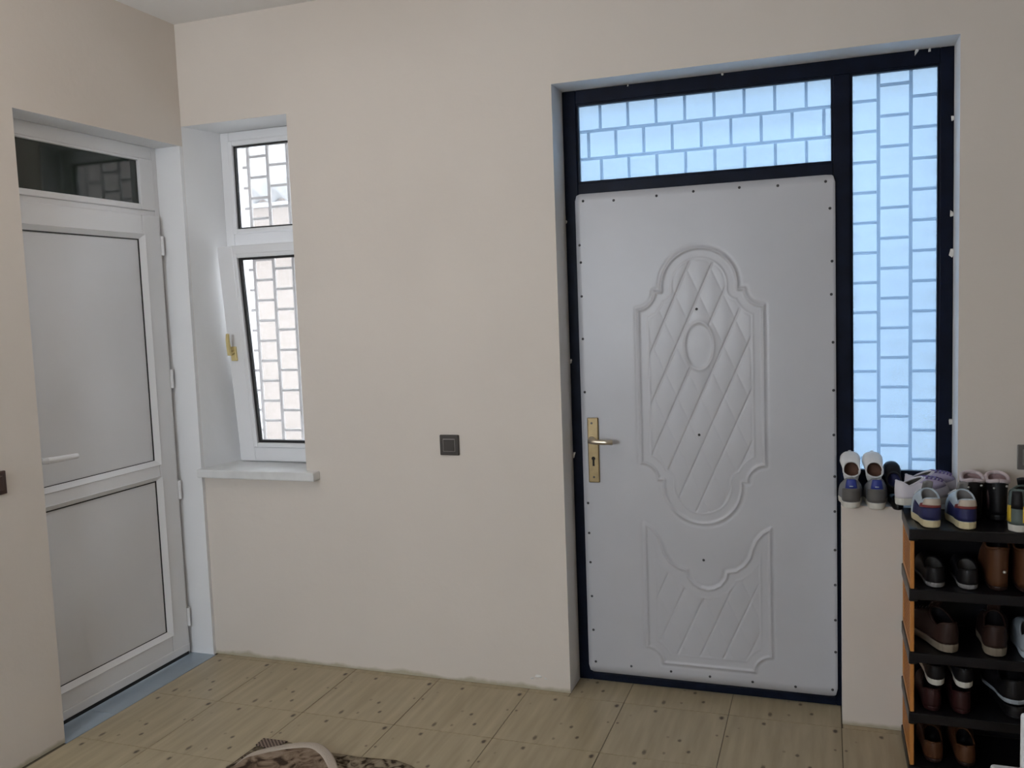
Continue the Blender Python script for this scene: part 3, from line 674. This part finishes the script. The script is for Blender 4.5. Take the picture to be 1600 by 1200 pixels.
# second shelf from the top
z = LV[3]+.003
for x, yw, lb_ in ((2.975, .05, 'left black shoe with pale grey sole on the second shelf'), (3.066, -.03, 'right black shoe with pale grey sole on the second shelf')):
    shoe('low_shoe', lb_, (x, -.275, z), yw, .22, .084, heel=.062, instep=.07, sole=.018, up_='black', so_='gsole', li_='dgrey', rimw=.66, group='black shoes on the second shelf')
for x, lb_ in ((3.152, 'brown leather boot with metal stud on the second shelf'), (3.232, 'brown leather boot at the photo edge on the second shelf')):
    b_ = shoe('brown_boot', lb_, (x, -.270, z), 0, .22, .078, heel=.135, instep=.145, sole=.016, y1=.5, up_='brown', so_='dbrown', li_='black', rimw=.85, side=.95, group='brown boots on the second shelf')
    MB().lathe([(.0001, -.004), (.005, -.003), (.0055, 0)], 10, (.012, -.002, .062), 'y').build('snap_stud', PAL['metal'], b_, smooth=True)
# third shelf
z = LV[2]+.003
for x, yw, lb_, so in ((3.020, .35, 'dark brown walking shoe with tan sole, left on the third shelf', 'tan'), (3.140, -.10, 'dark brown walking shoe with tan sole, right on the third shelf', 'tan')):
    shoe('walking_shoe', lb_, (x, -.285, z), yw, .235, .095, heel=.095, instep=.11, sole=.030, up_='dbrown', so_=so, li_='black', rimw=.62, lace='black', tongue='dbrown', group='walking shoes on the third shelf')
shoe('pale_trainer', 'pale grey trainer heel at the photo edge on the third shelf', (3.238, -.290, z), -.05, .22, .080, heel=.075, instep=.09, sole=.024, up_='gblue', so_='pale', li_='dgrey', rimw=.62)
# fourth shelf: maroon shoes with black trainers stacked on them
z = LV[1]+.003
for x, lb_ in ((2.965, 'left maroon shoe under the stacked trainers on the fourth shelf'), (3.050, 'right maroon shoe under the stacked trainers on the fourth shelf')):
    shoe('low_shoe', lb_, (x, -.282, z), 0, .225, .078, heel=.070, instep=.078, sole=.018, up_='maroon', so_='maroon', li_='black', rimw=.66, group='maroon shoes on the fourth shelf')
for x, yw, lb_ in ((2.976, .0, 'left black trainer with off-white sole stacked on a maroon shoe'), (3.056, -.03, 'right black trainer with off-white sole stacked on a maroon shoe')):
    shoe('stacked_trainer', lb_, (x, -.278, z+.083), yw, .215, .076, heel=.062, instep=.068, sole=.024, up_='black', so_='offw', li_='black', rimw=.62, group='black trainers stacked on maroon shoes', pitch=math.radians(3))
shoe('slip_on_shoe', 'dark slip-on with blue grey sole at the right on the fourth shelf', (3.205, -.275, z+.045), .15, .225, .105, heel=.075, instep=.082, sole=.018, up_='black', so_='gblue', li_='black', rimw=.66)
shoe('flat_shoe', 'black flat shoe lying under the blue grey soled slip-on', (3.205, -.280, z), .05, .225, .09, heel=.038, instep=.04, sole=.012, toe=.025, up_='black', so_='black', li_='black', rimw=.7)
# bottom shelf
z = LV[0]+.003
for x, lb_ in ((2.972, 'left brown shoe on the bottom shelf'), (3.066, 'right brown shoe on the bottom shelf')):
    shoe('brown_shoe', lb_, (x, -.270, z), 0, .23, .080, heel=.066, instep=.075, sole=.016, up_='brown', so_='dbrown', li_='black', rimw=.66, group='brown shoes on the bottom shelf')

# ------------------------------------------------------------------ small white chair, back towards the viewer
ch = thing('childs_chair', 'small white plastic chair cut by the lower right photo corner', 'chair', (3.225, -.85, 0))
def rbox(m, x0, x1, y0, y1, z0, z1): return m.box(x0, x1, y0, y1, z0, z1)
MB().box(-.165, .165, -.13, .15, .245, .268).build('seat', WPLASTIC, ch, bevel=.010, seg=3)
for sx in (-1, 1):
    MB().tube([(sx*.145, .125, .25), (sx*.155, .145, 0)], [.018, .013], 10).build('leg', WPLASTIC, ch, smooth=True)
    MB().tube([(sx*.145, -.115, .25), (sx*.155, -.150, 0)], [.018, .013], 10).build('leg', WPLASTIC, ch, smooth=True)
    MB().box(sx*.130-.016, sx*.130+.016, -.150, -.128, .262, .540).build('back_post', WPLASTIC, ch, bevel=.008, seg=3)
MB().box(-.114, .114, -.148, -.132, .49, .538).build('back_rail', WPLASTIC, ch, bevel=.006)
for x in (-.06, 0, .06): MB().box(x-.014, x+.014, -.146, -.134, .268, .49).build('back_slat', WPLASTIC, ch, bevel=.004)

# ------------------------------------------------------------------ rumpled rug
def rug_mat(name, cols, sc, check=False):
    m = bpy.data.materials.new(name); m.use_nodes = True; t = m.node_tree; p = t.nodes['Principled BSDF']; p.inputs['Roughness'].default_value = .95; p.inputs['Specular IOR Level'].default_value = .1
    tc = nd(t, 'ShaderNodeTexCoord'); n = nd(t, 'ShaderNodeTexNoise'); n.inputs['Scale'].default_value = sc; n.inputs['Detail'].default_value = 3; n.inputs['Distortion'].default_value = 1.2
    lk(t, tc.outputs['Object'], n.inputs['Vector']); r = nd(t, 'ShaderNodeValToRGB'); lk(t, n.outputs['Fac'], r.inputs[0])
    e = r.color_ramp.elements; e[0].position = .36; e[0].color = (*cols[0], 1); e[1].position = .62; e[1].color = (*cols[2], 1); k = e.new(.48); k.color = (*cols[1], 1)
    out = r.outputs[0]
    lk(t, out, p.inputs['Base Color'])
    n2 = nd(t, 'ShaderNodeTexNoise'); n2.inputs['Scale'].default_value = 320; lk(t, tc.outputs['Object'], n2.inputs['Vector'])
    b = nd(t, 'ShaderNodeBump'); b.inputs['Strength'].default_value = .7; b.inputs['Distance'].default_value = .003; lk(t, n2.outputs['Fac'], b.inputs['Height']); lk(t, b.outputs[0], p.inputs['Normal'])
    return m
RUG1 = rug_mat('rug_pile', ((.05, .032, .022), (.20, .14, .095), (.30, .23, .17)), 17)
RUG2 = rug_mat('rug_reverse', ((.04, .028, .018), (.24, .19, .13), (.33, .28, .20)), 26)
TAPE = mat('rug_edge_tape', (.46, .39, .32), .9, bump=.6, bscale=260)
CHK = bpy.data.materials.new('rug_dark_check'); CHK.use_nodes = True
t = CHK.node_tree; p = t.nodes['Principled BSDF']; p.inputs['Roughness'].default_value = .95
tc = nd(t, 'ShaderNodeTexCoord'); ck = nd(t, 'ShaderNodeTexChecker'); ck.inputs['Scale'].default_value = 130; ck.inputs[1].default_value = (.035, .02, .018, 1); ck.inputs[2].default_value = (.28, .21, .16, 1)
lk(t, tc.outputs['Object'], ck.inputs[0]); lk(t, ck.outputs[0], p.inputs['Base Color'])
rug = thing('rug', 'rumpled brown patterned rug with cream edge tape on the tiles', 'rug', (0, 0, 0))
def layer(name, mt, back, zf, y_front=-1.9, n=14):
    m = MB(); nb = len(back)
    for j in range(n+1):
        f = (j/n)**1.6
        for k, (x, y) in enumerate(back):
            xx = x + (x-1.0)*.25*f; yy = y*(1-f)+y_front*f; m.v.append((xx, yy, zf(k/(nb-1), f)))
    for j in range(n):
        for k in range(nb-1): m.f.append((j*nb+k, j*nb+k+1, (j+1)*nb+k+1, (j+1)*nb+k)); m.mi.append(0)
    o = m.build(name, mt, rug, smooth=True); s_ = o.modifiers.new('thick', 'SOLIDIFY'); s_.thickness = .006; s_.offset = 1
    return o
def spline(pts, n):
    out = []; P = [np.array(p, float) for p in pts]; P = [2*P[0]-P[1]] + P + [2*P[-1]-P[-2]]
    for i in range(1, len(P)-2):
        for k in range(n):
            t_ = k/n; a, b_, c, d = P[i-1:i+3]
            out.append(tuple(.5*((2*b_)+(-a+c)*t_+(2*a-5*b_+4*c-d)*t_**2+(-a+3*b_-3*c+d)*t_**3)))
    out.append(tuple(P[-2])); return out
basep = [(.742, -.86), (.728, -.76), (.722, -.668), (.83, -.664), (.962, -.684), (1.117, -.690), (1.259, -.678), (1.33, -.700), (1.45, -.78)]
layer('rug_base', RUG2, [p_ for p_ in basep], lambda u, f: .004+.002*math.sin(u*9))
MB().prism([(.724, -.720), (.722, -.670), (.822, -.666), (.80, -.73)], .012, .0150).build('rug_corner', CHK, rug)
fold = spline([(.762, -.93), (.768, -.86), (.790, -.806), (.874, -.741), (.957, -.712), (1.022, -.735), (1.085, -.79), (1.15, -.87), (1.20, -.95)], 5)
zf = lambda u, f: .014 + .026*math.sin(PI*min(1, max(0, u)))**.8*(1-f)**1.2 + .016*f*math.sin(u*7)*(1-f)
layer('rug_fold', RUG1, fold, zf)
m = MB(); n_ = len(fold)
for k, (x, y) in enumerate(fold):
    a = np.array(fold[max(0, k-1)]); b_ = np.array(fold[min(n_-1, k+1)]); d = (b_-a)/np.linalg.norm(b_-a); nrm = np.array([d[1], -d[0]])
    u = k/(n_-1); z = zf(u, 0)+.006
    for (o_, dz) in ((-.006, -.008), (-.006, .001), (0, .004), (.020, .003), (.030, .000), (.030, -.004)):
        m.v.append((x+nrm[0]*o_, y+nrm[1]*o_, z+dz-(.02*o_ if o_ > 0 else 0)))
for k in range(n_-1):
    for j in range(5): m.f.append((k*6+j, k*6+j+1, k*6+7+j, k*6+6+j)); m.mi.append(0)
m.build('edge_tape', TAPE, rug, smooth=True)
